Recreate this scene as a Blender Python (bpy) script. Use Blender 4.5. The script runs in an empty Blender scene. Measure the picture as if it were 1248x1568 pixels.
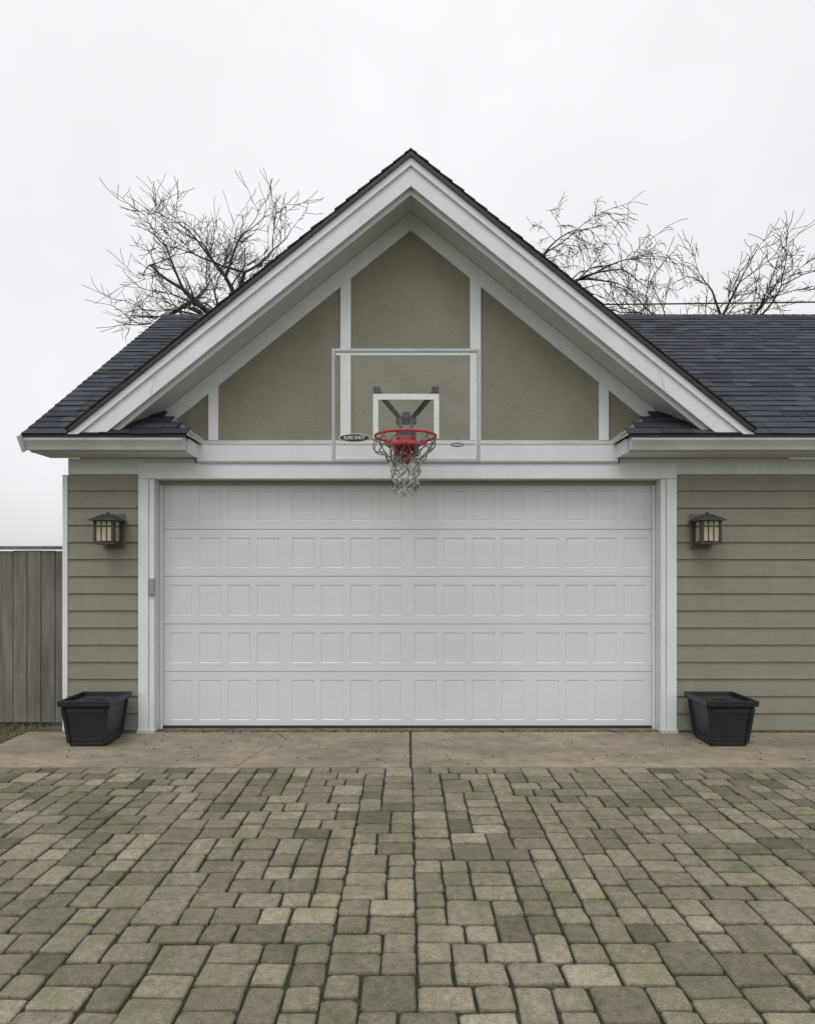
import bpy, bmesh, math, random
from mathutils import Vector, Matrix
random.seed(7)
R=random.uniform
scene=bpy.context.scene
COL=scene.collection

# ------------------------------------------------------------ helpers
def link(o,parent=None):
    COL.objects.link(o)
    if parent: o.parent=parent
    return o
def empty(name,loc=(0,0,0)):
    e=bpy.data.objects.new(name,None); e.location=loc; e.empty_display_size=.2
    COL.objects.link(e); return e
def mesh(name,verts,faces,mat,parent=None,cols=None,smooth=False,bevel=0,fix=True):
    m=bpy.data.meshes.new(name); m.from_pydata([tuple(v) for v in verts],[],faces)
    mats=mat if isinstance(mat,list) else [mat]
    for k in mats: m.materials.append(k)
    if cols:
        a=m.color_attributes.new(name='Col',type='FLOAT_COLOR',domain='CORNER')
        for p in m.polygons:
            c=cols[p.index]
            for l in p.loop_indices: a.data[l].color=(c[0],c[1],c[2],1)
    elif fix:
        bm=bmesh.new(); bm.from_mesh(m); bmesh.ops.recalc_face_normals(bm,faces=bm.faces); bm.to_mesh(m); bm.free()
    if smooth:
        for p in m.polygons: p.use_smooth=True
    o=bpy.data.objects.new(name,m); link(o,parent)
    if bevel:
        b=o.modifiers.new('b','BEVEL'); b.width=bevel; b.segments=2; b.limit_method='ANGLE'
    return o
BF=[(0,1,3,2),(4,6,7,5),(0,4,5,1),(2,3,7,6),(0,2,6,4),(1,5,7,3)]
def bv(x0,x1,y0,y1,z0,z1):
    return [(x,y,z) for x in (x0,x1) for y in (y0,y1) for z in (z0,z1)]
def box(name,x0,x1,y0,y1,z0,z1,mat,parent=None,bevel=.003):
    return mesh(name,bv(x0,x1,y0,y1,z0,z1),BF,mat,parent,bevel=bevel)
def boxes(name,lst,mat,parent=None,bevel=.003):
    V=[];F=[]
    for b in lst:
        n=len(V); V+=bv(*b); F+=[tuple(i+n for i in f) for f in BF]
    return mesh(name,V,F,mat,parent,bevel=bevel)
def prism(name,poly,y0,y1,mat,parent=None,bevel=0):
    n=len(poly)
    V=[(x,y0,z) for x,z in poly]+[(x,y1,z) for x,z in poly]
    F=[tuple(range(n)),tuple(range(2*n-1,n-1,-1))]+[(i,(i+1)%n,n+(i+1)%n,n+i) for i in range(n)]
    return mesh(name,V,F,mat,parent,bevel=bevel)
def xprism(name,prof,x0,x1,mat,parent=None,bevel=0):
    n=len(prof)
    V=[(x0,y,z) for y,z in prof]+[(x1,y,z) for y,z in prof]
    F=[tuple(range(n)),tuple(range(2*n-1,n-1,-1))]+[(i,(i+1)%n,n+(i+1)%n,n+i) for i in range(n)]
    return mesh(name,V,F,mat,parent,bevel=bevel)
def curve(name,splines,mat,parent=None,depth=.01,res=2,cyclic=False):
    c=bpy.data.curves.new(name,'CURVE'); c.dimensions='3D'; c.bevel_depth=depth; c.bevel_resolution=res
    c.use_fill_caps=True
    for sp in splines:
        s=c.splines.new('POLY'); s.points.add(len(sp)-1)
        for p,q in zip(s.points,sp):
            p.co=(q[0],q[1],q[2],1); p.radius=q[3] if len(q)>3 else 1
        s.use_cyclic_u=cyclic; s.use_smooth=True
    c.materials.append(mat)
    return link(bpy.data.objects.new(name,c),parent)
def bar(name,a,b,w,h,mat,parent=None):
    a=Vector(a);b=Vector(b);d=(b-a).normalized()
    s=d.cross(Vector((0,1,0)));
    if s.length<.1: s=Vector((1,0,0))
    s.normalize(); t=s.cross(d).normalized()
    V=[];
    for p in (a,b):
        for i,j in ((-1,-1),(1,-1),(1,1),(-1,1)): V.append(p+s*w/2*i+t*h/2*j)
    F=[(0,1,2,3),(7,6,5,4)]+[(i,(i+1)%4,4+(i+1)%4,4+i) for i in range(4)]
    return mesh(name,V,F,mat,parent,bevel=.002)

# ------------------------------------------------------------ materials
def mat(name,col,rough=.6,var=.0,vscale=4,bump=0,bscale=80,metal=0,stretch=None,col2=None,detail=4,spec=.5,stain=None):
    m=bpy.data.materials.new(name); m.use_nodes=True; nt=m.node_tree; N=nt.nodes; L=nt.links
    p=N['Principled BSDF']; p.inputs['Roughness'].default_value=rough; p.inputs['Metallic'].default_value=metal
    p.inputs['Specular IOR Level'].default_value=spec
    p.inputs['Base Color'].default_value=(*col,1)
    tc=N.new('ShaderNodeTexCoord'); mp=N.new('ShaderNodeMapping'); L.new(tc.outputs['Object'],mp.inputs[0])
    if stretch: mp.inputs['Scale'].default_value=stretch
    if var or col2:
        n=N.new('ShaderNodeTexNoise'); n.inputs['Scale'].default_value=vscale; n.inputs['Detail'].default_value=detail
        n.inputs['Roughness'].default_value=.65
        L.new(mp.outputs[0],n.inputs['Vector'])
        r=N.new('ShaderNodeValToRGB'); r.color_ramp.elements[0].position=.3; r.color_ramp.elements[1].position=.72
        a=col2 if col2 else tuple(c*(1-var) for c in col)
        r.color_ramp.elements[0].color=(*a,1); r.color_ramp.elements[1].color=(*(col if col2 else tuple(c*(1+var*.6) for c in col)),1)
        L.new(n.outputs['Fac'],r.inputs[0]); o=r.outputs[0]
        if stain:
            mp2=N.new('ShaderNodeMapping'); mp2.inputs['Scale'].default_value=stain[0]; L.new(tc.outputs['Object'],mp2.inputs[0])
            n3=N.new('ShaderNodeTexNoise'); n3.inputs['Scale'].default_value=1; n3.inputs['Detail'].default_value=5; n3.inputs['Roughness'].default_value=.7
            L.new(mp2.outputs[0],n3.inputs['Vector'])
            mr=N.new('ShaderNodeMapRange'); mr.inputs[1].default_value=.32; mr.inputs[2].default_value=.68
            mr.inputs[3].default_value=stain[1]; mr.inputs[4].default_value=stain[2]; L.new(n3.outputs['Fac'],mr.inputs[0])
            vm=N.new('ShaderNodeVectorMath'); vm.operation='SCALE'; L.new(o,vm.inputs[0]); L.new(mr.outputs[0],vm.inputs['Scale']); o=vm.outputs[0]
        L.new(o,p.inputs['Base Color'])
    if bump:
        n2=N.new('ShaderNodeTexNoise'); n2.inputs['Scale'].default_value=bscale; n2.inputs['Detail'].default_value=3
        L.new(mp.outputs[0],n2.inputs['Vector'])
        b=N.new('ShaderNodeBump'); b.inputs['Strength'].default_value=bump; b.inputs['Distance'].default_value=.01
        L.new(n2.outputs['Fac'],b.inputs['Height']); L.new(b.outputs[0],p.inputs['Normal'])
    return m
def attr_mat(name,lo,hi,rough,bump,bscale,nscale=25,nv=.35,patch=None,fine=None):
    m=bpy.data.materials.new(name); m.use_nodes=True; nt=m.node_tree; N=nt.nodes; L=nt.links
    p=N['Principled BSDF']; p.inputs['Roughness'].default_value=rough
    at=N.new('ShaderNodeAttribute'); at.attribute_name='Col'
    sp=N.new('ShaderNodeSeparateColor'); L.new(at.outputs['Color'],sp.inputs[0])
    r=N.new('ShaderNodeValToRGB'); r.color_ramp.elements[0].color=(*lo,1); r.color_ramp.elements[1].color=(*hi,1)
    L.new(sp.outputs[0],r.inputs[0])
    tc=N.new('ShaderNodeTexCoord')
    out=r.outputs[0]
    for (sc,v) in [(nscale,nv)]+([fine] if fine else []):
        n=N.new('ShaderNodeTexNoise'); n.inputs['Scale'].default_value=sc; n.inputs['Detail'].default_value=4; n.inputs['Roughness'].default_value=.75
        L.new(tc.outputs['Object'],n.inputs['Vector'])
        mr=N.new('ShaderNodeMapRange'); mr.inputs[1].default_value=.3; mr.inputs[2].default_value=.7
        mr.inputs[3].default_value=1-v; mr.inputs[4].default_value=1+v; L.new(n.outputs['Fac'],mr.inputs[0])
        mx=N.new('ShaderNodeVectorMath'); mx.operation='SCALE'; L.new(out,mx.inputs[0]); L.new(mr.outputs[0],mx.inputs['Scale'])
        out=mx.outputs[0]
    for (psc,pcol,plo,phi) in (patch or []):
        n3=N.new('ShaderNodeTexNoise'); n3.inputs['Scale'].default_value=psc; n3.inputs['Detail'].default_value=4
        L.new(tc.outputs['Object'],n3.inputs['Vector'])
        m3=N.new('ShaderNodeMapRange'); m3.inputs[1].default_value=plo; m3.inputs[2].default_value=phi; m3.inputs[3].default_value=0; m3.inputs[4].default_value=.7
        L.new(n3.outputs['Fac'],m3.inputs[0])
        vm=N.new('ShaderNodeVectorMath'); vm.operation='MULTIPLY'; L.new(out,vm.inputs[0]); vm.inputs[1].default_value=pcol
        mm=N.new('ShaderNodeMix'); mm.data_type='RGBA'; L.new(m3.outputs[0],mm.inputs['Factor']); L.new(out,mm.inputs['A']); L.new(vm.outputs[0],mm.inputs['B'])
        out=mm.outputs['Result']
    L.new(out,p.inputs['Base Color'])
    b=N.new('ShaderNodeBump'); b.inputs['Strength'].default_value=bump; b.inputs['Distance'].default_value=.01
    n2=N.new('ShaderNodeTexNoise'); n2.inputs['Scale'].default_value=bscale; n2.inputs['Detail'].default_value=3
    L.new(tc.outputs['Object'],n2.inputs['Vector']); L.new(n2.outputs['Fac'],b.inputs['Height']); L.new(b.outputs[0],p.inputs['Normal'])
    return m

M_white=mat('white_trim_paint',(.73,.74,.745),.5,var=.05,vscale=3,bump=.06,bscale=30,stain=((2.5,2.5,.8),.92,1.03))
M_white2=mat('aged_white_paint',(.65,.655,.65),.55,var=.07,vscale=5,bump=.08,bscale=30,stain=((4,4,1),.88,1.04))
M_soffit=mat('soffit_paint',(.60,.61,.615),.6,var=.05,vscale=3)
M_gutter=mat('gutter_metal',(.56,.555,.54),.4,var=.08,vscale=6,stain=((3,8,1),.86,1.05))
M_door=mat('door_paint',(.68,.695,.695),.42,var=.025,vscale=1.5,bump=.12,bscale=22,stretch=(1.2,1,12),stain=((.8,1,.5),.95,1.02))
M_stucco=mat('stucco',(.255,.238,.188),.9,var=.09,vscale=2.2,bump=1,bscale=70,stain=((1.5,1.5,.7),.92,1.05))
M_siding=mat('siding_paint',(.240,.226,.180),.7,var=.08,vscale=3,bump=.15,bscale=30,stretch=(1,1,8),stain=((5,5,1),.9,1.06))
M_black=mat('black_metal',(.018,.018,.02),.45,var=.3,vscale=20)
M_pot=mat('black_planter',(.014,.017,.020),.4,var=.3,vscale=6,bump=.1,bscale=40)
M_soil=mat('soil',(.04,.03,.02),.95,var=.5,vscale=40,bump=1,bscale=60)
M_rubber=mat('rubber_seal',(.02,.02,.025),.7)
M_alu=mat('aluminium_frame',(.40,.41,.42),.4,var=.15,vscale=8,metal=.3)
M_red=mat('red_rim_paint',(.42,.025,.035),.42,var=.25,vscale=25)
M_net1=mat('net_cord_grey',(.13,.125,.12),.9,var=.3,vscale=40)
M_net2=mat('net_cord_white',(.44,.43,.41),.9,var=.5,vscale=30)
M_line=mat('board_line_white',(.72,.73,.73),.6,var=.15,vscale=30)
M_key=mat('keypad_plastic',(.30,.29,.27),.5,var=.1,vscale=20)
M_bark=mat('bark',(.055,.045,.045),.9,var=.4,vscale=8)
M_bark2=mat('bark_pale',(.10,.085,.082),.9,var=.4,vscale=8)
M_wire=mat('cable',(.02,.02,.02),.7)
M_fence=mat('fence_wood',(.23,.215,.185),.9,col2=(.13,.12,.10),vscale=3,bump=.5,bscale=20,stretch=(6,6,.6),stain=((7,7,.8),.75,1.15))
M_bronze=mat('lantern_bronze',(.045,.042,.036),.5,var=.3,vscale=20)
M_plate=mat('lantern_plate',(.12,.115,.10),.6,var=.1,vscale=10)
M_amber=mat('lantern_glass',(.50,.43,.30),.25,var=.35,vscale=12)
M_conc=mat('apron_concrete',(.355,.308,.218),.9,col2=(.215,.182,.124),vscale=7,bump=.6,bscale=90,detail=8,stain=((.9,2.2,1),.64,1.22))
M_concd=mat('dark_concrete',(.24,.215,.165),.95,col2=(.08,.07,.05),vscale=9,bump=1,bscale=60,detail=8)
M_crack=mat('crack_dirt',(.035,.03,.022),1)
M_sand=mat('joint_sand',(.060,.058,.032),1,col2=(.022,.026,.013),vscale=14,bump=1,bscale=100)
M_grass=mat('grass_ground',(.125,.115,.058),1,col2=(.065,.066,.032),vscale=1.2,bump=1,bscale=40,stain=((9,9,9),.7,1.25))
M_blade=attr_mat('grass_blades',(.07,.075,.030),(.21,.19,.10),.9,.1,10,3,.3)
M_int=mat('wall_core',(.2,.18,.15),.9)
M_shing=attr_mat('shingles',(.015,.018,.028),(.055,.062,.081),.9,.6,120,60,.35)
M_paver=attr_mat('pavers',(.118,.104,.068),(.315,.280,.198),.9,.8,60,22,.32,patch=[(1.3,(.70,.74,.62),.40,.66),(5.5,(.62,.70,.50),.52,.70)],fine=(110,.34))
M_acr=bpy.data.materials.new('clear_acrylic'); M_acr.use_nodes=True
nt=M_acr.node_tree; N=nt.nodes; L=nt.links; N.remove(N['Principled BSDF'])
tr=N.new('ShaderNodeBsdfTransparent'); tr.inputs[0].default_value=(.985,.99,.985,1)
gl=N.new('ShaderNodeBsdfGlossy'); gl.inputs['Roughness'].default_value=.08
df=N.new('ShaderNodeBsdfDiffuse'); df.inputs[0].default_value=(.7,.7,.68,1)
nz=N.new('ShaderNodeTexNoise'); nz.inputs['Scale'].default_value=4; tc=N.new('ShaderNodeTexCoord'); L.new(tc.outputs['Object'],nz.inputs['Vector'])
mr=N.new('ShaderNodeMapRange'); mr.inputs[1].default_value=.35; mr.inputs[2].default_value=.7; mr.inputs[3].default_value=.0; mr.inputs[4].default_value=.045; L.new(nz.outputs['Fac'],mr.inputs[0])
m1=N.new('ShaderNodeMixShader'); m1.inputs[0].default_value=.012; L.new(tr.outputs[0],m1.inputs[1]); L.new(gl.outputs[0],m1.inputs[2])
m2=N.new('ShaderNodeMixShader'); L.new(mr.outputs[0],m2.inputs[0]); L.new(m1.outputs[0],m2.inputs[1]); L.new(df.outputs[0],m2.inputs[2])
L.new(m2.outputs[0],N['Material Output'].inputs[0])

# ------------------------------------------------------------ ground
mesh('ground',[(-250,-200,-.05),(250,-200,-.05),(250,300,-.05),(-250,300,-.05)],[(0,1,2,3)],M_grass)
V=[];F=[];C=[]
rg=random.Random(4)
for i in range(9000):
    y=rg.uniform(-2.5,.5); x=-3.95-rg.random()*3.5
    if y>-1.2 and rg.random()<.5: x=-3.72-rg.random()*2
    h=rg.uniform(.03,.08); a=rg.uniform(0,6.28); w=rg.uniform(.003,.006); n=len(V)
    V+=[(x-w*math.cos(a),y-w*math.sin(a),-.05),(x+w*math.cos(a),y+w*math.sin(a),-.05),(x+rg.gauss(0,.025),y+rg.gauss(0,.025),-.05+h)]
    F.append((n,n+1,n+2)); C.append((rg.random(),)*3)
mesh('grass',V,F,M_blade,None,cols=C)

# fence beside the garage
FN=empty('wooden_fence')
L_=[];x=-3.36
while x>-9.5:
    L_.append((x-.138,x,.262+R(-.002,.002),.282,.0,1.78+R(-.008,.008))); x-=.145
boxes('boards',L_,M_fence,FN,bevel=.003)
boxes('rails',[(-9.5,-3.34,.285,.325,.3,.39),(-9.5,-3.34,.285,.325,1.4,1.49)],M_fence,FN)
boxes('posts',[(a,a+.09,.326,.41,-.1,1.8) for a in (-3.43,-5.4,-7.4,-9.4)],M_fence,FN)
box('cap_rail',-9.5,-3.34,.235,.345,1.792,1.825,M_fence,FN)

# apron
apron=empty('concrete_apron')
for nm,x0,x1 in (('slab_a',-3.7,.022),('slab_b',.034,5.2)):
    box(nm,x0,x1,-1.245,-.12,-.12,0.0,M_conc,apron,bevel=.008)
box('threshold_strip',-2.44,2.44,-.117,.05,-.1,.006,M_concd,apron)
box('joint_filler',.022,.034,-1.24,-.13,-.1,-.02,M_crack,apron,bevel=0)
def ribbon(name,pts,w,z,parent):
    V=[];F=[]
    P=[]
    for (a,b) in zip(pts,pts[1:]):
        n=max(2,int(math.hypot(b[0]-a[0],b[1]-a[1])/.03))
        for i in range(n):
            t=i/n; P.append((a[0]+(b[0]-a[0])*t+R(-.008,.008),a[1]+(b[1]-a[1])*t+R(-.008,.008)))
    P.append(pts[-1])
    for i,p in enumerate(P):
        ww=w*R(.4,1.3)
        V+=[(p[0]-ww,p[1],z),(p[0]+ww,p[1]+.002,z)]
        if i: k=2*i; F.append((k-2,k-1,k+1,k))
    mesh(name,V,F,M_crack,parent)
ribbon('crack_1',[(-1.3,-.13),(-1.12,-.42),(-1.25,-.7),(-1.38,-1.24)],.0028,.004,apron)
ribbon('crack_2',[(-1.12,-.42),(-.8,-.3),(-.62,-.14)],.002,.004,apron)
ribbon('joint_edge',[(.028,-.13),(.028,-1.24)],.009,.0035,apron)
V=[];F=[]
for i in range(900):
    x=R(-2.5,2.5); y=-.122+random.gauss(0,.028)
    if random.random()<.4: x=random.choice((-1.9,-1.1,-.3,.6,1.5,2.1))+random.gauss(0,.25)
    if i%5==0: y=R(-1.2,-.15); x=R(-3,3.5)
    if y>-.01: y=-.02
    s=R(.003,.010); n=len(V); a=R(0,6); z=.008
    V+=[(x+s*math.cos(a+k*2.1)*R(.7,1.4),y+s*math.sin(a+k*2.1)*R(.7,1.4),z-.004) for k in range(3)]+[(x,y,z+s*.5)]
    F+=[(n,n+1,n+3),(n+1,n+2,n+3),(n+2,n,n+3)]
mesh('debris',V,F,M_crack,apron)

# pavers
drive=empty('paver_driveway')
box('bedding',-3.9,5.2,-9.0,-1.25,-.12,-.020,M_sand,drive,bevel=0)
u=.072; NX=int(9.0/u); NY=int(7.2/u)
X0=-3.85; Y0=-1.258
occ=[[False]*NX for _ in range(NY)]
V=[];F=[];C=[]
def paver(x0,x1,y0,y1):
    g=R(.003,.0062); x0+=g;x1-=g;y0+=g;y1-=g
    z=R(-.004,.003); c=R(.010,.023)
    cx=(x0+x1)/2;cy=(y0+y1)/2;rot=R(-.035,.035)
    tx=R(-.012,.012);ty=R(-.012,.012)
    J=[(R(-.004,.004),R(-.004,.004)) for _ in range(12)]
    def ring(ins,zz,cc):
        a,b,d,e=x0+ins,x1-ins,y0+ins,y1-ins
        pts=[(a+cc,d),(b-cc,d),(b-cc*.3,d+cc*.3),(b,d+cc),(b,e-cc),(b-cc*.3,e-cc*.3),(b-cc,e),(a+cc,e),(a+cc*.3,e-cc*.3),(a,e-cc),(a,d+cc),(a+cc*.3,d+cc*.3)]
        o=[]
        for i,(px,py) in enumerate(pts):
            px+=J[i][0]; py+=J[i][1]
            dx,dy=px-cx,py-cy
            o.append((cx+dx-rot*dy,cy+dy+rot*dx,zz+z+tx*dx+ty*dy))
        return o
    n=len(V)
    V.extend(ring(0,-.06,c)); V.extend(ring(0,-.011,c)); V.extend(ring(.003,-.004,c)); V.extend(ring(.010,-.001,c)); V.extend(ring(.026,.0003,c*.6))
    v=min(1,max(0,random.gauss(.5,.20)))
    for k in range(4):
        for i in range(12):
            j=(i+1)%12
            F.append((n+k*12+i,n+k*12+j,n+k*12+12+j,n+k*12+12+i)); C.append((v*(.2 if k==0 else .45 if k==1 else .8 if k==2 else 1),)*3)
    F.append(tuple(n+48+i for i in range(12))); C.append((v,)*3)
for r in range(NY):
    c=0
    while c<NX:
        if occ[r][c]: c+=1; continue
        run=0
        while c+run<NX and not occ[r][c+run]: run+=1
        ch=[w for w in (2,2,3,3,3) if w<=run and run-w!=1]
        w=random.choice(ch) if ch else run
        h=random.choice((2,2,2,2,2,3)) if w==3 else random.choice((2,2,2,3))
        if r+h>NY: h=NY-r
        for a in range(h):
            for b in range(w): occ[r+a][c+b]=True
        paver(X0+c*u,X0+(c+w)*u,Y0-(r+h)*u,Y0-r*u)
        c+=w
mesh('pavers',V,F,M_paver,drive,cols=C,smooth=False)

# ------------------------------------------------------------ garage
G=empty('garage_building')
XC=.03; S=.81; WY=-.165
boxes('wall_core',[(-3.28,-2.60,WY+.01,.1,0,2.66),(2.60,6.8,WY+.01,.1,0,2.66),(-2.60,2.60,WY+.01,.1,2.47,2.66),
   (-3.28,-3.18,.1,6.3,0,2.66),(6.7,6.8,.1,6.3,0,2.66),(-3.28,6.8,6.3,6.4,0,2.66)],M_int,G,bevel=0)
def clap(name,x0,x1):
    z=.03; p=.1655
    V=[];F=[]
    while z<2.5:
        z1=min(z+p,2.515)
        prof=[(WY-.024,z),(WY-.006,z1+.004),(WY+.012,z1+.004),(WY+.012,z)]
        n=len(V); V+=[(x0,y,zz) for y,zz in prof]+[(x1,y,zz) for y,zz in prof]
        F+=[(n,n+1,n+2,n+3),(n+7,n+6,n+5,n+4)]+[(n+i,n+(i+1)%4,n+4+(i+1)%4,n+4+i) for i in range(4)]
        z+=p
    mesh(name,V,F,M_siding,G)
clap('siding_left',-3.28,-2.60); clap('siding_right',2.602,6.8)
box('corner_board',-3.33,-3.282,WY-.03,WY+.08,.02,2.5,M_white,G)
boxes('foundation',[(-3.3,-2.60,WY-.012,WY+.05,-.05,.028),(2.60,6.8,WY-.012,WY+.05,-.05,.028)],M_concd,G)
boxes('eave_frieze',[(-3.28,-2.05,WY-.02,WY+.008,2.505,2.66),(2.05,6.8,WY-.02,WY+.008,2.505,2.66)],M_white2,G)
box('header_board',-2.60,2.60,WY-.028,WY+.008,2.462,2.612,M_white,G)
xprism('header_band',[(WY-.055,2.625),(WY-.055,2.795),(WY+.0,2.83),(WY+.008,2.83),(WY+.008,2.625)],-2.028,2.028,M_white,G,bevel=.003)
xprism('band_flashing',[(WY-.060,2.786),(WY-.060,2.799),(WY-.0015,2.838),(WY-.0015,2.832),(WY-.056,2.797),(WY-.056,2.786)],-2.026,2.026,M_gutter,G)
box('band_drip',-2.027,2.027,WY-.048,WY+.005,2.6125,2.6245,M_gutter,G,bevel=.001)
boxes('door_casing',[(-2.597,-2.50,WY-.035,WY+.008,.0,2.459),(2.50,2.597,WY-.035,WY+.008,.0,2.459)],M_white,G)
boxes('brick_mould',[(-2.498,-2.449,WY-.022,WY+.01,.0,2.459),(2.449,2.498,WY-.022,WY+.01,.0,2.459)],M_white,G,bevel=.006)
boxes('jamb',[(-2.50,-2.452,WY+.012,.06,0,2.459),(2.452,2.50,WY+.012,.06,0,2.459),(-2.50,2.50,WY+.012,.06,2.4605,2.50)],M_white2,G)
boxes('door_stop',[(-2.450,-2.425,-.035,-.012,.0,2.42),(2.425,2.450,-.035,-.012,.0,2.42)],M_white,G)
box('head_seal',-2.45,2.45,-.045,-.012,2.425,2.458,mat('seal_tan',(.30,.285,.25),.7),G)
boxes('casing_foot',[(-2.607,-2.44,WY-.05,WY+.02,.0,.035),(2.44,2.607,WY-.05,WY+.02,.0,.035)],M_gutter,G)
# garage door
zs=[.028,.567,1.04,1.5155,1.983,2.452]
V=[];F=[]
def q(a,b,c,d):
    n=len(V); V.extend([a,b,c,d]); F.append((n,n+1,n+2,n+3))
starts=[]
for g in range(4):
    for k in range(4): starts.append(-2.363+g*1.2155+k*.2885)
PW=.222
for si in range(5):
    z0=zs[si]+.003; z1=zs[si+1]-.003
    if si==0: pz0=.085; pz1=.483
    else: pz0,pz1=z0+.082,z1-.083
    xs=[-2.447]
    for s in starts: xs+=[s,s+PW]
    xs.append(2.447)
    for i in range(len(xs)-1):
        a,b=xs[i],xs[i+1]
        if i%2==0:
            q((a,0,z0),(b,0,z0),(b,0,z1),(a,0,z1))
        else:
            q((a,0,z0),(b,0,z0),(b,0,pz0),(a,0,pz0)); q((a,0,pz1),(b,0,pz1),(b,0,z1),(a,0,z1))
            t=.009; dpt=.008
            o=[(a,0,pz0),(b,0,pz0),(b,0,pz1),(a,0,pz1)]
            n_=[(a+t,dpt,pz0+t),(b-t,dpt,pz0+t),(b-t,dpt,pz1-t*.5),(a+t,dpt,pz1-t*.5)]
            w2=.017
            f_=[(a+w2,.0055,pz0+w2),(b-w2,.0055,pz0+w2),(b-w2,.0055,pz1-w2),(a+w2,.0055,pz1-w2)]
            for A,B in ((o,n_),(n_,f_)):
                for k in range(4): q(A[k],A[(k+1)%4],B[(k+1)%4],B[k])
            q(*f_)
    q((-2.447,0,z1),(2.447,0,z1),(2.447,.012,z1+.003),(-2.447,.012,z1+.003))
    q((-2.447,0,z0),(2.447,0,z0),(2.447,.02,z0-.001),(-2.447,.02,z0-.001))
o=mesh('garage_door',V,F,M_door,G)
bm=bmesh.new(); bm.from_mesh(o.data); bmesh.ops.remove_doubles(bm,verts=bm.verts,dist=.0001); bmesh.ops.recalc_face_normals(bm,faces=bm.faces); bm.to_mesh(o.data); bm.free()
box('door_back',-2.449,2.449,.018,.05,.01,2.46,mat('door_joint',(.25,.25,.25),.7),G,bevel=0)
box('bottom_seal',-2.447,2.447,-.006,.03,.006,.027,M_rubber,G,bevel=.004)

prism('gable_stucco',[(XC-2.95,2.66),(XC+2.95,2.66),(XC,2.66+2.95*S)],WY,WY+.09,M_stucco,G)
def chev(name,zl,zh,y0,y1,zc,mt,bevel=0):
    o=[]
    for sg in (-1,1):
        poly=[(XC,zl),(XC,zh),(XC+sg*(zh-zc)/S,zc),(XC+sg*(zl-zc)/S,zc)]
        o.append(prism(name,poly,y0,y1,mt,G,bevel))
    return o
chev('rake_frieze',4.868,5.04,WY-.026,WY-.001,2.80,M_white)
def zin(x): return 4.875-S*abs(x-XC)
for i,(a,b) in enumerate(((-.649,-.548),(.604,.710),(-1.925,-1.830),(1.850,1.945))):
    za,zb=zin(a),zin(b)
    prism('gable_batten_%d'%i,[(a,2.832),(b,2.832),(b,zb),(a,za)],WY-.022,WY-.001,M_white,G,bevel=.002)
chev('rake_soffit',5.046,5.27,-.597,-.16,2.83,M_soffit)
chev('rake_fascia',5.040,5.280,-.622,-.598,2.80,M_white)
chev('rake_moulding',5.215,5.294,-.644,-.612,2.80,M_white)
chev('rake_shadow_board',4.99,5.045,-.575,-.545,2.85,M_soffit)
chev('gable_roof_deck',5.288,5.330,-.665,2.95,2.83,M_black)
for sg,xx in ((-1,-2.32),(1,2.32)):
    zc=5.16-S*abs(xx-XC)
    bar('fascia_joint',(xx,-.6235,zc-.115),(xx-sg*.06,-.6235,zc+.075),.003,.002,M_gutter,G)
# shingles
SV=[];SF=[];SC=[]
def shingles(org,U,Vd,Nn,urange,vlen,exp=.135):
    org=Vector(org);U=Vector(U).normalized();Vd=Vector(Vd).normalized();Nn=Vector(Nn).normalized()
    v=0
    while v<vlen:
        u0,u1=urange(v); v1=min(v+exp,vlen)
        x=u0-R(0,.2)
        while x<u1:
            w=R(.12,.30); a=max(x,u0); b=min(x+w-.003,u1)
            if b>a+.01:
                th=R(.009,.016); n=len(SV); dv=R(-.004,.004)
                for (uu,vv,nn) in ((a,v+dv,th),(b,v+dv,th),(b,v1+.01,.003),(a,v1+.01,.003),(a,v+dv,-.004),(b,v+dv,-.004),(b,v1+.01,-.004),(a,v1+.01,-.004)):
                    SV.append(org+U*uu+Vd*vv+Nn*nn)
                c=min(1,max(0,random.gauss(.4,.25)))
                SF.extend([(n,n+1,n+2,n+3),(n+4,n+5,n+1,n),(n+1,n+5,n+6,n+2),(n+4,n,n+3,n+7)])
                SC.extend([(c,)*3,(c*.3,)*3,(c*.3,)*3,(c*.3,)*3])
            x+=w
        v+=exp
PM=.70; cs=1/math.hypot(1,PM)
EY=-.635; EZ=2.80; TR=3.38
VD=(0,cs,PM*cs); NN=(0,-PM*cs,cs)
def url(v):
    t=v*cs
    return (-3.465, -1.985-t if t<.47 else -1.3)
def urr(v):
    t=v*cs
    return (1.985+t if t<.47 else 1.3, 7.0)
shingles((0,EY,EZ),(1,0,0),VD,NN,url,TR/cs)
shingles((0,EY,EZ),(1,0,0),VD,NN,urr,TR/cs)
for sg in (-1,1):
    k=.47; rows=5
    for r_ in range(rows):
        t0=k*r_/rows;t1=k*(r_+1)/rows
        n=len(SV)
        for (t,h) in ((t0,.010),(t1,.003)):
            SV.append(Vector((sg*(1.985+t),EY+t,EZ+PM*t+h))); SV.append(Vector((sg*(1.985+t),WY,EZ+PM*t+h)))
        SF.append((n,n+1,n+3,n+2) if sg<0 else (n,n+2,n+3,n+1)); c=R(.2,.6); SC.append((c,)*3)
    bar('step_flashing',(sg*2.44,WY-.006,EZ+PM*.455+.03),(sg*1.985,WY-.006,EZ+.035),.03,.006,M_gutter,G)
    bar('end_drip',(sg*1.980,-.62,EZ+.004),(sg*1.980,WY-.01,EZ+.004),.012,.02,M_gutter,G)
RY=EY+TR; RZ=EZ+TR*PM
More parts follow.
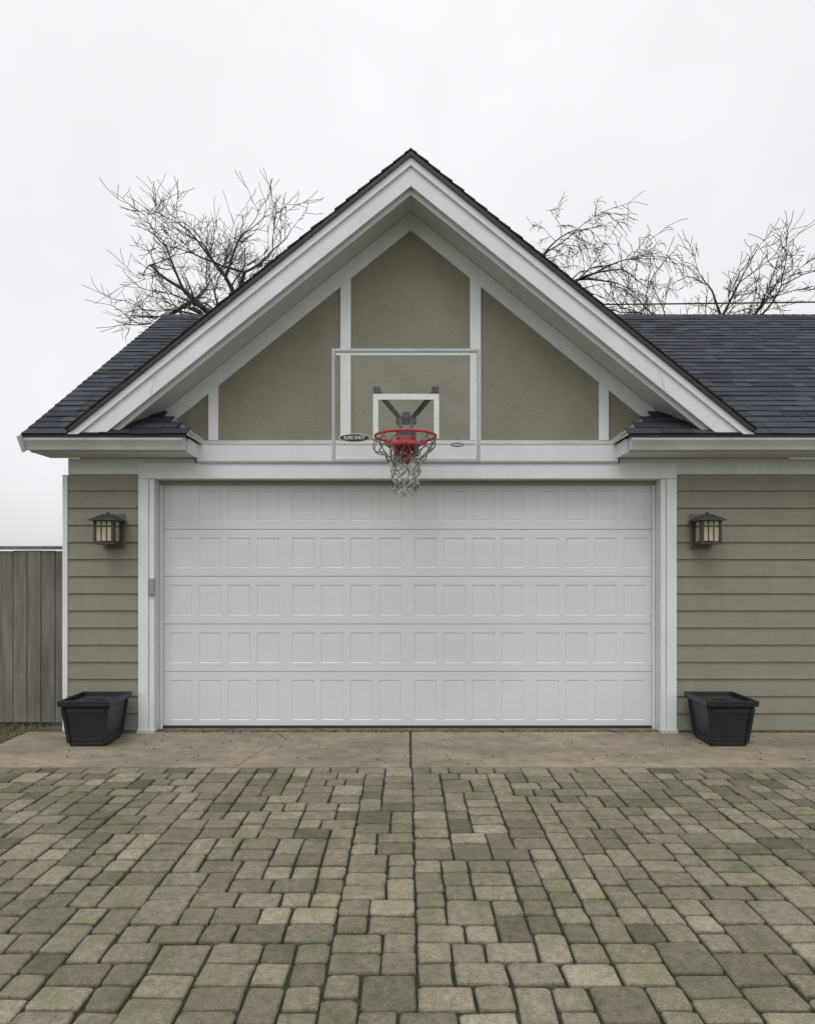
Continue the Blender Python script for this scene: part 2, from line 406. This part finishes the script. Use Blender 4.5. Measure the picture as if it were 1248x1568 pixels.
for rng in ((-3.465,-.3),(.4,7.0)):
    x=rng[0]
    while x<rng[1]:
        b=x+.14; n=len(SV); c=R(.1,.7)
        SV+= [Vector((x,RY-.12,RZ-.12*PM+.018)),Vector((b+.01,RY-.12,RZ-.12*PM+.012)),Vector((b+.01,RY,RZ+.022)),Vector((x,RY,RZ+.028)),Vector((x,RY+.12,RZ-.12*PM+.018)),Vector((b+.01,RY+.12,RZ-.12*PM+.012))]
        SF+= [(n,n+1,n+2,n+3),(n+3,n+2,n+5,n+4)]; SC+=[(c,)*3]*2
        x=b
for sg in (-1,1):
    c2=1/math.hypot(1,S)
    shingles((XC+sg*3.09,-.672,5.343-S*3.09),(0,1,0),(-sg*c2,0,S*c2),(sg*S*c2,0,c2),lambda v:(0,3.6),3.09/c2)
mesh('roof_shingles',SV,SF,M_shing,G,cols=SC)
def slab(name,pts,mt,th=.03):
    V=[Vector(p) for p in pts]+[Vector(p)-Vector((0,0,th)) for p in pts]; n=len(pts)
    F=[tuple(range(n)),tuple(range(2*n-1,n-1,-1))]+[(i,(i+1)%n,n+(i+1)%n,n+i) for i in range(n)]
    return mesh(name,V,F,mt,G)
def rz(y): return EZ+(y-EY)*PM-.004
for nm,pts in (('deck_left',[(-3.46,EY+.01,rz(EY+.01)),(-1.99,EY+.01,rz(EY+.01)),(-2.45,EY+.47,rz(EY+.47)),(-1.3,EY+.50,rz(EY+.5)),(-1.3,RY,rz(RY)),(-3.46,RY,rz(RY))]),
               ('deck_right',[(6.99,EY+.01,rz(EY+.01)),(1.99,EY+.01,rz(EY+.01)),(2.45,EY+.47,rz(EY+.47)),(1.3,EY+.50,rz(EY+.5)),(1.3,RY,rz(RY)),(6.99,RY,rz(RY))])):
    slab(nm,pts,M_black)
slab('deck_rear',[(-3.46,RY,RZ-.004),(6.99,RY,RZ-.004),(6.99,6.8,EZ+.1),(-3.46,6.8,EZ+.1)],M_black)
V=[(-3.25,WY+.05,2.6),(-3.25,6.35,2.6),(-3.25,RY,RZ-.08)]
mesh('side_gable',V,[(0,1,2)],M_siding,G)
bar('verge_board',(-3.475,EY+.0,EZ-.09),(-3.475,RY,RZ-.09),.022,.16,M_white,G)
for nm,x0,x1,sg in (('left',-3.46,-2.03,-1),('right',2.03,6.99,1)):
    box('eave_fascia_'+nm,x0,x1,-.50,-.478,2.66,2.79,M_white2,G)
    box('eave_soffit_'+nm,x0+.001,x1-.001,-.477,WY-.002,2.664,2.69,M_soffit,G)
    prof=[(-.502,2.672),(-.572,2.672),(-.584,2.70),(-.600,2.725),(-.622,2.755),(-.622,2.788),(-.612,2.788),(-.612,2.76),(-.592,2.73),(-.575,2.70),(-.566,2.682),(-.502,2.682)]
    xprism('gutter_'+nm,prof,x0,x1,M_gutter,G,bevel=.0015)
    xe=x1 if sg<0 else x0
    e=[(-.502,2.672),(-.572,2.672),(-.584,2.70),(-.600,2.725),(-.622,2.755),(-.622,2.788),(-.502,2.788)]
    xprism('gutter_end_'+nm,e,xe-.002 if sg<0 else xe-.006,xe+.006 if sg<0 else xe+.002,M_white2,G)
    ex=(-2.029,-2.008) if sg<0 else (2.008,2.029)
    box('return_end_'+nm,ex[0],ex[1],-.50,WY-.03,2.655,2.79,M_white,G)
    box('drip_edge_'+nm,x0,x1,-.60,-.50,2.7895,2.7955,M_black,G,bevel=0)

K=empty('garage_door_keypad')
box('housing',-2.487,-2.43,WY-.055,WY-.036+.012,1.33,1.50,M_key,K,bevel=.008)
box('lid',-2.483,-2.434,WY-.062,WY-.0555,1.345,1.49,M_key,K,bevel=.003)

# ------------------------------------------------------------ lanterns
def lantern(x,z):
    E=empty('wall_lantern',(x,-.19,z))
    box('back_plate',-.105,.105,-.015,.0,-.165,.165,M_plate,E,.004)
    box('wall_mount',-.055,.055,-.035,-.015,-.11,.12,M_bronze,E)
    cy=-.14
    a_=.128
    V=[(-a_,cy-a_,.085),(a_,cy-a_,.085),(a_,cy+a_,.085),(-a_,cy+a_,.085),(-a_,cy-a_,.095),(a_,cy-a_,.095),(a_,cy+a_,.095),(-a_,cy+a_,.095),
       (-.035,cy-.035,.150),(.035,cy-.035,.150),(.035,cy+.035,.150),(-.035,cy+.035,.150)]
    F=[(0,1,2,3),(0,4,5,1),(1,5,6,2),(2,6,7,3),(3,7,4,0),(4,8,9,5),(5,9,10,6),(6,10,11,7),(7,11,8,4),(8,11,10,9)]
    mesh('cap',V,F,M_bronze,E,bevel=.002)
    box('finial',-.012,.012,cy-.012,cy+.012,.150,.172,M_bronze,E)
    box('glass_body',-.077,.077,cy-.077,cy+.077,-.105,.083,M_amber,E,.002)
    L_=[]
    for i in (-1,1):
        for j in (-1,1):
            L_.append((i*.083-.011,i*.083+.011,cy+j*.083-.011,cy+j*.083+.011,-.12,.085))
    L_+=[(-.085,.085,cy-.0845,cy-.0785,.03,.042),(-.0845,-.0785,cy-.085,cy+.085,.03,.042),(.0785,.0845,cy-.085,cy+.085,.03,.042)]
    L_+=[(-.030,-.020,cy-.0842,cy-.0782,-.11,.083),(.020,.030,cy-.0842,cy-.0782,-.11,.083),
         (-.0842,-.0782,cy-.030,cy-.020,-.11,.083),(.0782,.0842,cy-.030,cy-.020,-.11,.083)]
    L_+=[(-.098,.098,cy-.098,cy+.098,-.135,-.118)]
    boxes('frame',L_,M_bronze,E,bevel=.0015)
    box('arm',-.014,.014,-.06,-.036,-.02,.07,M_bronze,E)
    return E
lantern(-2.83,1.955); lantern(2.83,1.955)

# ------------------------------------------------------------ planters
def planter(x,y):
    E=empty('planter_pot',(x,y,0))
    K_=.84
    def ring(h,z): return [(-h,-h,z*K_),(h,-h,z*K_),(h,h,z*K_),(-h,h,z*K_)]
    lv=[(.155,.0),(.162,.035),(.160,.04),(.198,.42),(.205,.425),(.232,.445),(.235,.50),(.21,.50),(.205,.44)]
    V=[];F=[]
    for h,z in lv: V+=ring(h,z)
    for k in range(len(lv)-1):
        for i in range(4): F.append((4*k+i,4*k+(i+1)%4,4*k+4+(i+1)%4,4*k+4+i))
    F.append((3,2,1,0))
    mesh('pot_body',V,F,M_pot,E,bevel=.004)
    mesh('pot_soil',ring(.207,.452),[(0,1,2,3)],M_soil,E)
    for i in (-1,1):
        for j in (-1,1):
            bar('corner_rib',(i*.160,j*.160,.034),(i*.197,j*.197,.353),.03,.03,M_pot,E)
    bar('panel_rail',(-.14,-.166,.065),(.14,-.166,.065),.02,.012,M_pot,E)
    bar('panel_rail_top',(-.17,-.198,.325),(.17,-.198,.325),.025,.012,M_pot,E)
    for sg in (-1,1):
        bar('side_rail',(sg*.168,-.14,.065),(sg*.168,.14,.065),.012,.02,M_pot,E)
    curve('dead_stems',[[(R(-.1,.1),R(-.1,.1),.38),(R(-.12,.12),R(-.12,.12),R(.39,.42))] for _ in range(14)],M_bark,E,.003,1)
    return E
planter(-2.86,-.50); planter(2.87,-.50)

# ------------------------------------------------------------ hoop
H=empty('basketball_hoop')
BX=-.012; BY=-1.05
bx0,bx1,bz0,bz1=BX-.618,BX+.618,2.483,3.427
box('backboard',bx0+.02,bx1-.02,BY,BY+.012,bz0+.02,bz1-.02,M_acr,H,bevel=0)
fw=.026
boxes('board_frame',[(bx0,bx0+fw,BY-.012,BY+.028,bz0,bz1),(bx1-fw,bx1,BY-.012,BY+.028,bz0,bz1),(bx0+fw,bx1-fw,BY-.012,BY+.028,bz1-fw,bz1),(bx0+fw,bx1-fw,BY-.012,BY+.028,bz0,bz0+fw)],M_alu,H)
boxes('board_border_line',[(bx1-.040,bx1-.028,BY-.003,BY-.0005,bz0+.03,bz1-.03),
    (bx0+.03,bx1-.04,BY-.003,BY-.0006,bz1-.052,bz1-.030),(bx0+.03,bx1-.04,BY-.003,BY-.0006,bz0+.032,bz0+.046)],M_line,H,bevel=0)
tz1=3.052;tz0=2.68
boxes('target_square',[(BX-.275,BX-.232,BY-.003,BY-.0007,tz0,tz1),(BX+.232,BX+.275,BY-.003,BY-.0007,tz0,tz1),(BX-.231,BX+.231,BY-.003,BY-.0007,tz1-.048,tz1)],M_line,H,bevel=0)
def disc(name,cx,cz,a,b,y,mt,n=40):
    V=[(cx+a*math.cos(i*6.2832/n),y,cz+b*math.sin(i*6.2832/n)) for i in range(n)]
    return mesh(name,V,[tuple(range(n))],mt,H)
disc('decal_rim',BX-.43,2.685,.130,.036,BY-.002,M_line); disc('decal_oval',BX-.43,2.685,.124,.031,BY-.004,M_black)
disc('decal_small_rim',BX+.425,2.626,.056,.017,BY-.002,M_black); disc('decal_small',BX+.425,2.626,.046,.008,BY-.004,M_alu)
t=bpy.data.curves.new('decal_text','FONT'); t.body='SURE SHOT'; t.size=.040; t.align_x='CENTER'; t.align_y='CENTER'; t.extrude=.0008; t.offset=.0004
t.materials.append(M_line)
to=bpy.data.objects.new('decal_text',t); to.location=(BX-.43,BY-.0055,2.685); to.rotation_euler=(math.pi/2,0,0); to.scale=(.86,1,1); link(to,H)
RZ_=2.62; RX=-.015; RYc=BY-.385
def circ(cx,cy,z,r,n=48): return [(cx+r*math.cos(i*2*math.pi/n),cy+r*math.sin(i*2*math.pi/n),z) for i in range(n)]
curve('rim_ring',[circ(RX,RYc,RZ_,.235)],M_red,H,.0105,4,True)
curve('rim_hooks',[[(RX+.235*math.cos(a)+.012*math.cos(k),RYc+.235*math.sin(a),RZ_-.012+.012*math.sin(k)) for k in [math.pi*j/4+math.pi for j in range(5)]] for a in [i*math.pi/6+.26 for i in range(12)]],M_red,H,.003,1)
box('rim_back_plate',RX-.085,RX+.085,BY-.014,BY-.0045,2.55,2.70,M_red,H)
box('rim_shelf',RX-.08,RX+.08,BY-.15,BY-.014,2.606,2.618,M_red,H)
mesh('rim_wings',[(RX-.075,BY-.02,2.612),(RX+.075,BY-.02,2.612),(RX+.17,RYc+.16,2.612),(RX-.17,RYc+.16,2.612),(RX-.075,BY-.02,2.590),(RX+.075,BY-.02,2.590),(RX+.17,RYc+.16,2.594),(RX-.17,RYc+.16,2.594)],[(0,1,2,3),(7,6,5,4),(0,4,5,1),(1,5,6,2),(2,6,7,3),(3,7,4,0)],M_red,H)
mesh('rim_gusset',[(RX-.05,BY-.015,2.60),(RX+.05,BY-.015,2.60),(RX+.05,BY-.14,2.60),(RX-.05,BY-.14,2.60),(RX-.03,BY-.015,2.46),(RX+.03,BY-.015,2.46),(RX+.03,BY-.05,2.46),(RX-.03,BY-.05,2.46)],[(0,1,2,3),(7,6,5,4),(0,4,5,1),(1,5,6,2),(2,6,7,3),(3,7,4,0)],M_red,H)
boxes('rim_bolts',[(RX+a-.009,RX+a+.009,BY-.02,BY-.0145,b-.009,b+.009) for a in (-.062,.062) for b in (2.57,2.68)],M_black,H)
# net
rnd=random.Random(3)
lev=[(.230,0),(.215,.065),(.165,.125),(.125,.175),(.105,.22),(.098,.26),(.096,.30),(.094,.34),(.090,.375),(.082,.405)]
n12=12
nodes=[]
for j,(r,dz) in enumerate(lev):
    row=[]
    for i in range(n12):
        a=(i+.5*(j%2))*2*math.pi/n12+.26
        jj=0 if j==0 else .012
        row.append(Vector((RX+r*math.cos(a)+rnd.gauss(0,jj),RYc+r*math.sin(a)+rnd.gauss(0,jj),RZ_-.02-dz+rnd.gauss(0,jj*.8))))
    nodes.append(row)
up=[];lo=[]
def strand(a,b,sag,n=6):
    out=[]
    side=Vector((rnd.gauss(0,1),rnd.gauss(0,1),-.5))*sag
    for k in range(n+1):
        t_=k/n; p=a.lerp(b,t_)+side*(4*t_*(1-t_))
        out.append(tuple(p))
    return out
for j in range(len(lev)-1):
    for i in range(n12):
        a=nodes[j][i]
        ns=(i,(i-1)%n12) if j%2==0 else (i,(i+1)%n12)
        for k in ns:
            if j>=1 and rnd.random()<.06: continue
            dst=up if (j<3 or rnd.random()<.3) else lo
            dst.append(strand(a,nodes[j+1][k],.010 if j<3 else .006))
for i in range(10):
    a=nodes[-1][i]; lo.append(strand(a,a+Vector((rnd.gauss(0,.01),rnd.gauss(0,.01),-rnd.uniform(.01,.035))),.005))
curve('net_upper',up,M_net1,H,.0042,1); curve('net_lower',lo,M_net2,H,.0054,1)
kn=[]
for j in range(1,len(lev)):
    for p in nodes[j]: kn.append([(p.x,p.y,p.z-.007,.5),(p.x,p.y,p.z,1.2),(p.x,p.y,p.z+.007,.5)])
curve('net_knots',kn,M_net2,H,.0065,1)
for sg in (-1,1):
    bar('brace_arm',(BX+sg*.245,BY+.035,3.085),(BX+sg*.035,BY+.33,2.90),.042,.022,M_black,H)
    box('brace_foot',BX+sg*.245-.03,BX+sg*.245+.03,BY+.013,BY+.03,3.06,3.12,M_black,H,.006)
    bar('wall_strut_top',(BX+sg*.05,BY+.30,2.90),(BX+sg*.05,WY-.055,2.86-.10),.028,.028,M_black,H)
    bar('wall_strut_low',(BX+sg*.05,BY+.05,2.64),(BX+sg*.05,WY-.055,2.66),.028,.028,M_black,H)
    bar('vertical_post',(BX+sg*.05,BY+.05,2.55),(BX+sg*.05,BY+.31,2.93),.026,.03,M_black,H)
box('brace_cross',BX-.09,BX+.09,BY+.28,BY+.33,2.865,2.91,M_black,H,.004)
box('bracket_head',BX-.035,BX+.035,BY+.25,BY+.34,2.90,2.965,M_black,H,.006)
box('rear_bracket',BX-.085,BX+.085,BY+.016,BY+.05,2.56,2.75,M_black,H,.004)
box('wall_plate',BX-.12,BX+.12,WY-.075,WY-.0605,2.63,2.785,M_black,H,.004)

# ------------------------------------------------------------ trees
def tree(name,base,trunk_h,rad,seed,limbs,spread=.55,depth=5,length=2.2,droop=0,minr=.006,mt=None,side_p=.6):
    rn=random.Random(seed); sp=[]
    def br(p,d,l,r,k):
        n=5; pts=[(*p,max(r,minr))]
        q_=Vector(p); dd=Vector(d); side=[]
        for i in range(n):
            dd=(dd+Vector((rn.gauss(0,.13),rn.gauss(0,.13),rn.gauss(0,.11)+.03-droop*(depth-k)*.025))).normalized()
            q_=q_+dd*l/n; rr=max(r*(1-.45*(i+1)/n),minr)
            pts.append((*q_,rr)); side.append((q_.copy(),dd.copy(),rr))
        sp.append(pts)
        if k<=0: return
        for c in range(rn.choice((2,2,3))):
            v=(dd+Vector((rn.gauss(0,spread),rn.gauss(0,spread),rn.gauss(0,spread*.7)))).normalized()
            br(q_,v,l*rn.uniform(.6,.88),rr*rn.uniform(.6,.9),k-1)
        for (s,d2,r2) in side[:-1]:
            if rn.random()<side_p:
                v=(d2+Vector((rn.gauss(0,spread*1.4),rn.gauss(0,spread*1.2),rn.gauss(0,spread)))).normalized()
                br(s,v,l*rn.uniform(.35,.6),r2*.45,min(k-1,2))
    b=Vector(base); top=b+Vector((0,0,trunk_h))
    sp.append([(*b,rad*1.35),(*(b+Vector((0,0,trunk_h*.1))),rad*1.05),(*(b+Vector((.08,0,trunk_h*.55))),rad*.95),(*top,rad*.85)])
    for (v,ls,rs) in limbs:
        br(top,Vector(v).normalized(),length*ls,rad*rs,depth-1)
    return curve(name,sp,mt or M_bark,None,1.0,0)
tree('bare_tree',(-4.1,9.5,-.05),7.45,.19,11,[((-1,.1,.18),1.15,.62),((-.8,-.3,.55),1.0,.5),((-.2,.3,.8),.8,.5),((.7,.2,.4),.9,.5),((.25,-.3,.7),.8,.4)],length=1.70,depth=5)
tree('bare_tree',(7.2,9.0,-.05),6.5,.15,5,[((-.5,0,.7),1,.5),((.3,.2,.9),1,.55),((-.9,.1,.35),.9,.4),((.9,0,.4),1,.5)],spread=.5,length=1.3,depth=5)
tree('bare_tree',(3.3,12.5,-.05),9.3,.18,23,[((.8,0,.35),1.1,.5),((.5,.2,.1),1.0,.4),((-.6,0,.6),.9,.5),((.1,-.3,.9),.9,.4),((1,-.1,-.1),.9,.4)],spread=.55,length=1.55,droop=1.3,depth=5)
tree('bare_tree',(-6.6,17.0,-.05),10.2,.15,31,[((-.8,0,.5),1.1,.5),((.4,.2,.6),1.0,.4),((-.3,0,.8),.9,.5),((.9,-.3,.15),1.1,.4)],spread=.5,length=1.4,depth=5,mt=M_bark2,minr=.007)

P=empty('power_line')
def cat(a,b,sag,n=30):
    a=Vector(a);b=Vector(b)
    return [tuple(a.lerp(b,i/n)-Vector((0,0,sag*4*(i/n)*(1-i/n)))) for i in range(n+1)]
curve('cable',[cat((1.0,16,10.66),(27,16,11.06),.10)],M_wire,P,.026,1)
for sx,hh in ((1.0,10.9),(27,11.4)):
    mesh('pole',[(sx+.15*math.cos(i)*k,16+.15*math.sin(i)*k,z) for z,k in ((-.1,1.1),(hh,.75)) for i in [j*.7854 for j in range(8)]],[(i,(i+1)%8,8+(i+1)%8,8+i) for i in range(8)]+[tuple(range(8,16))],M_bark,P)

# ------------------------------------------------------------ world, sun, camera
w=bpy.data.worlds.new('World'); scene.world=w; w.use_nodes=True
nt=w.node_tree; N=nt.nodes; L=nt.links
bg=N['Background']; out=N['World Output']
sky=N.new('ShaderNodeTexSky'); sky.sky_type='NISHITA'; sky.sun_disc=False
EL=math.radians(58); AZ=math.radians(195)
sky.sun_elevation=EL; sky.sun_rotation=AZ; sky.dust_density=3
hs=N.new('ShaderNodeHueSaturation'); hs.inputs['Saturation'].default_value=.12
L.new(sky.outputs[0],hs.inputs['Color']); L.new(hs.outputs[0],bg.inputs[0]); bg.inputs[1].default_value=.05
bg2=N.new('ShaderNodeBackground'); tc=N.new('ShaderNodeTexCoord'); sx=N.new('ShaderNodeSeparateXYZ'); L.new(tc.outputs['Generated'],sx.inputs[0])
rp=N.new('ShaderNodeValToRGB'); rp.color_ramp.elements[0].position=0; rp.color_ramp.elements[0].color=(.61,.62,.64,1)
rp.color_ramp.elements[1].position=1; rp.color_ramp.elements[1].color=(.91,.92,.935,1)
L.new(sx.outputs['Z'],rp.inputs[0])
cn=N.new('ShaderNodeTexNoise'); cn.inputs['Scale'].default_value=3; cn.inputs['Detail'].default_value=4; L.new(tc.outputs['Generated'],cn.inputs['Vector'])
cm=N.new('ShaderNodeMapRange'); cm.inputs[1].default_value=.3; cm.inputs[2].default_value=.7; cm.inputs[3].default_value=.93; cm.inputs[4].default_value=1.07; L.new(cn.outputs['Fac'],cm.inputs[0])
L.new(rp.outputs[0],bg2.inputs[0]); L.new(cm.outputs[0],bg2.inputs[1])
ad=N.new('ShaderNodeAddShader'); L.new(bg.outputs[0],ad.inputs[0]); L.new(bg2.outputs[0],ad.inputs[1]); L.new(ad.outputs[0],out.inputs[0])

sd=bpy.data.lights.new('sun','SUN'); sd.energy=.7; sd.angle=math.radians(30); sd.color=(1,.98,.95)
so=bpy.data.objects.new('sun',sd); COL.objects.link(so)
d=Vector((math.sin(AZ)*math.cos(EL),math.cos(AZ)*math.cos(EL),math.sin(EL)))
so.rotation_euler=d.to_track_quat('Z','Y').to_euler(); so.location=d*30

cd=bpy.data.cameras.new('camera'); cam=bpy.data.objects.new('camera',cd); COL.objects.link(cam)
cam.location=(0,-6.5,1.6); cam.rotation_euler=(math.pi/2,0,0)
cd.sensor_fit='HORIZONTAL'; cd.sensor_width=36; cd.lens=1000/1247*36; cd.shift_y=85.5/1247
cd.clip_end=600; cd.clip_start=.05
scene.camera=cam
scene.view_settings.view_transform='Standard'; scene.view_settings.look='None'; scene.view_settings.exposure=0
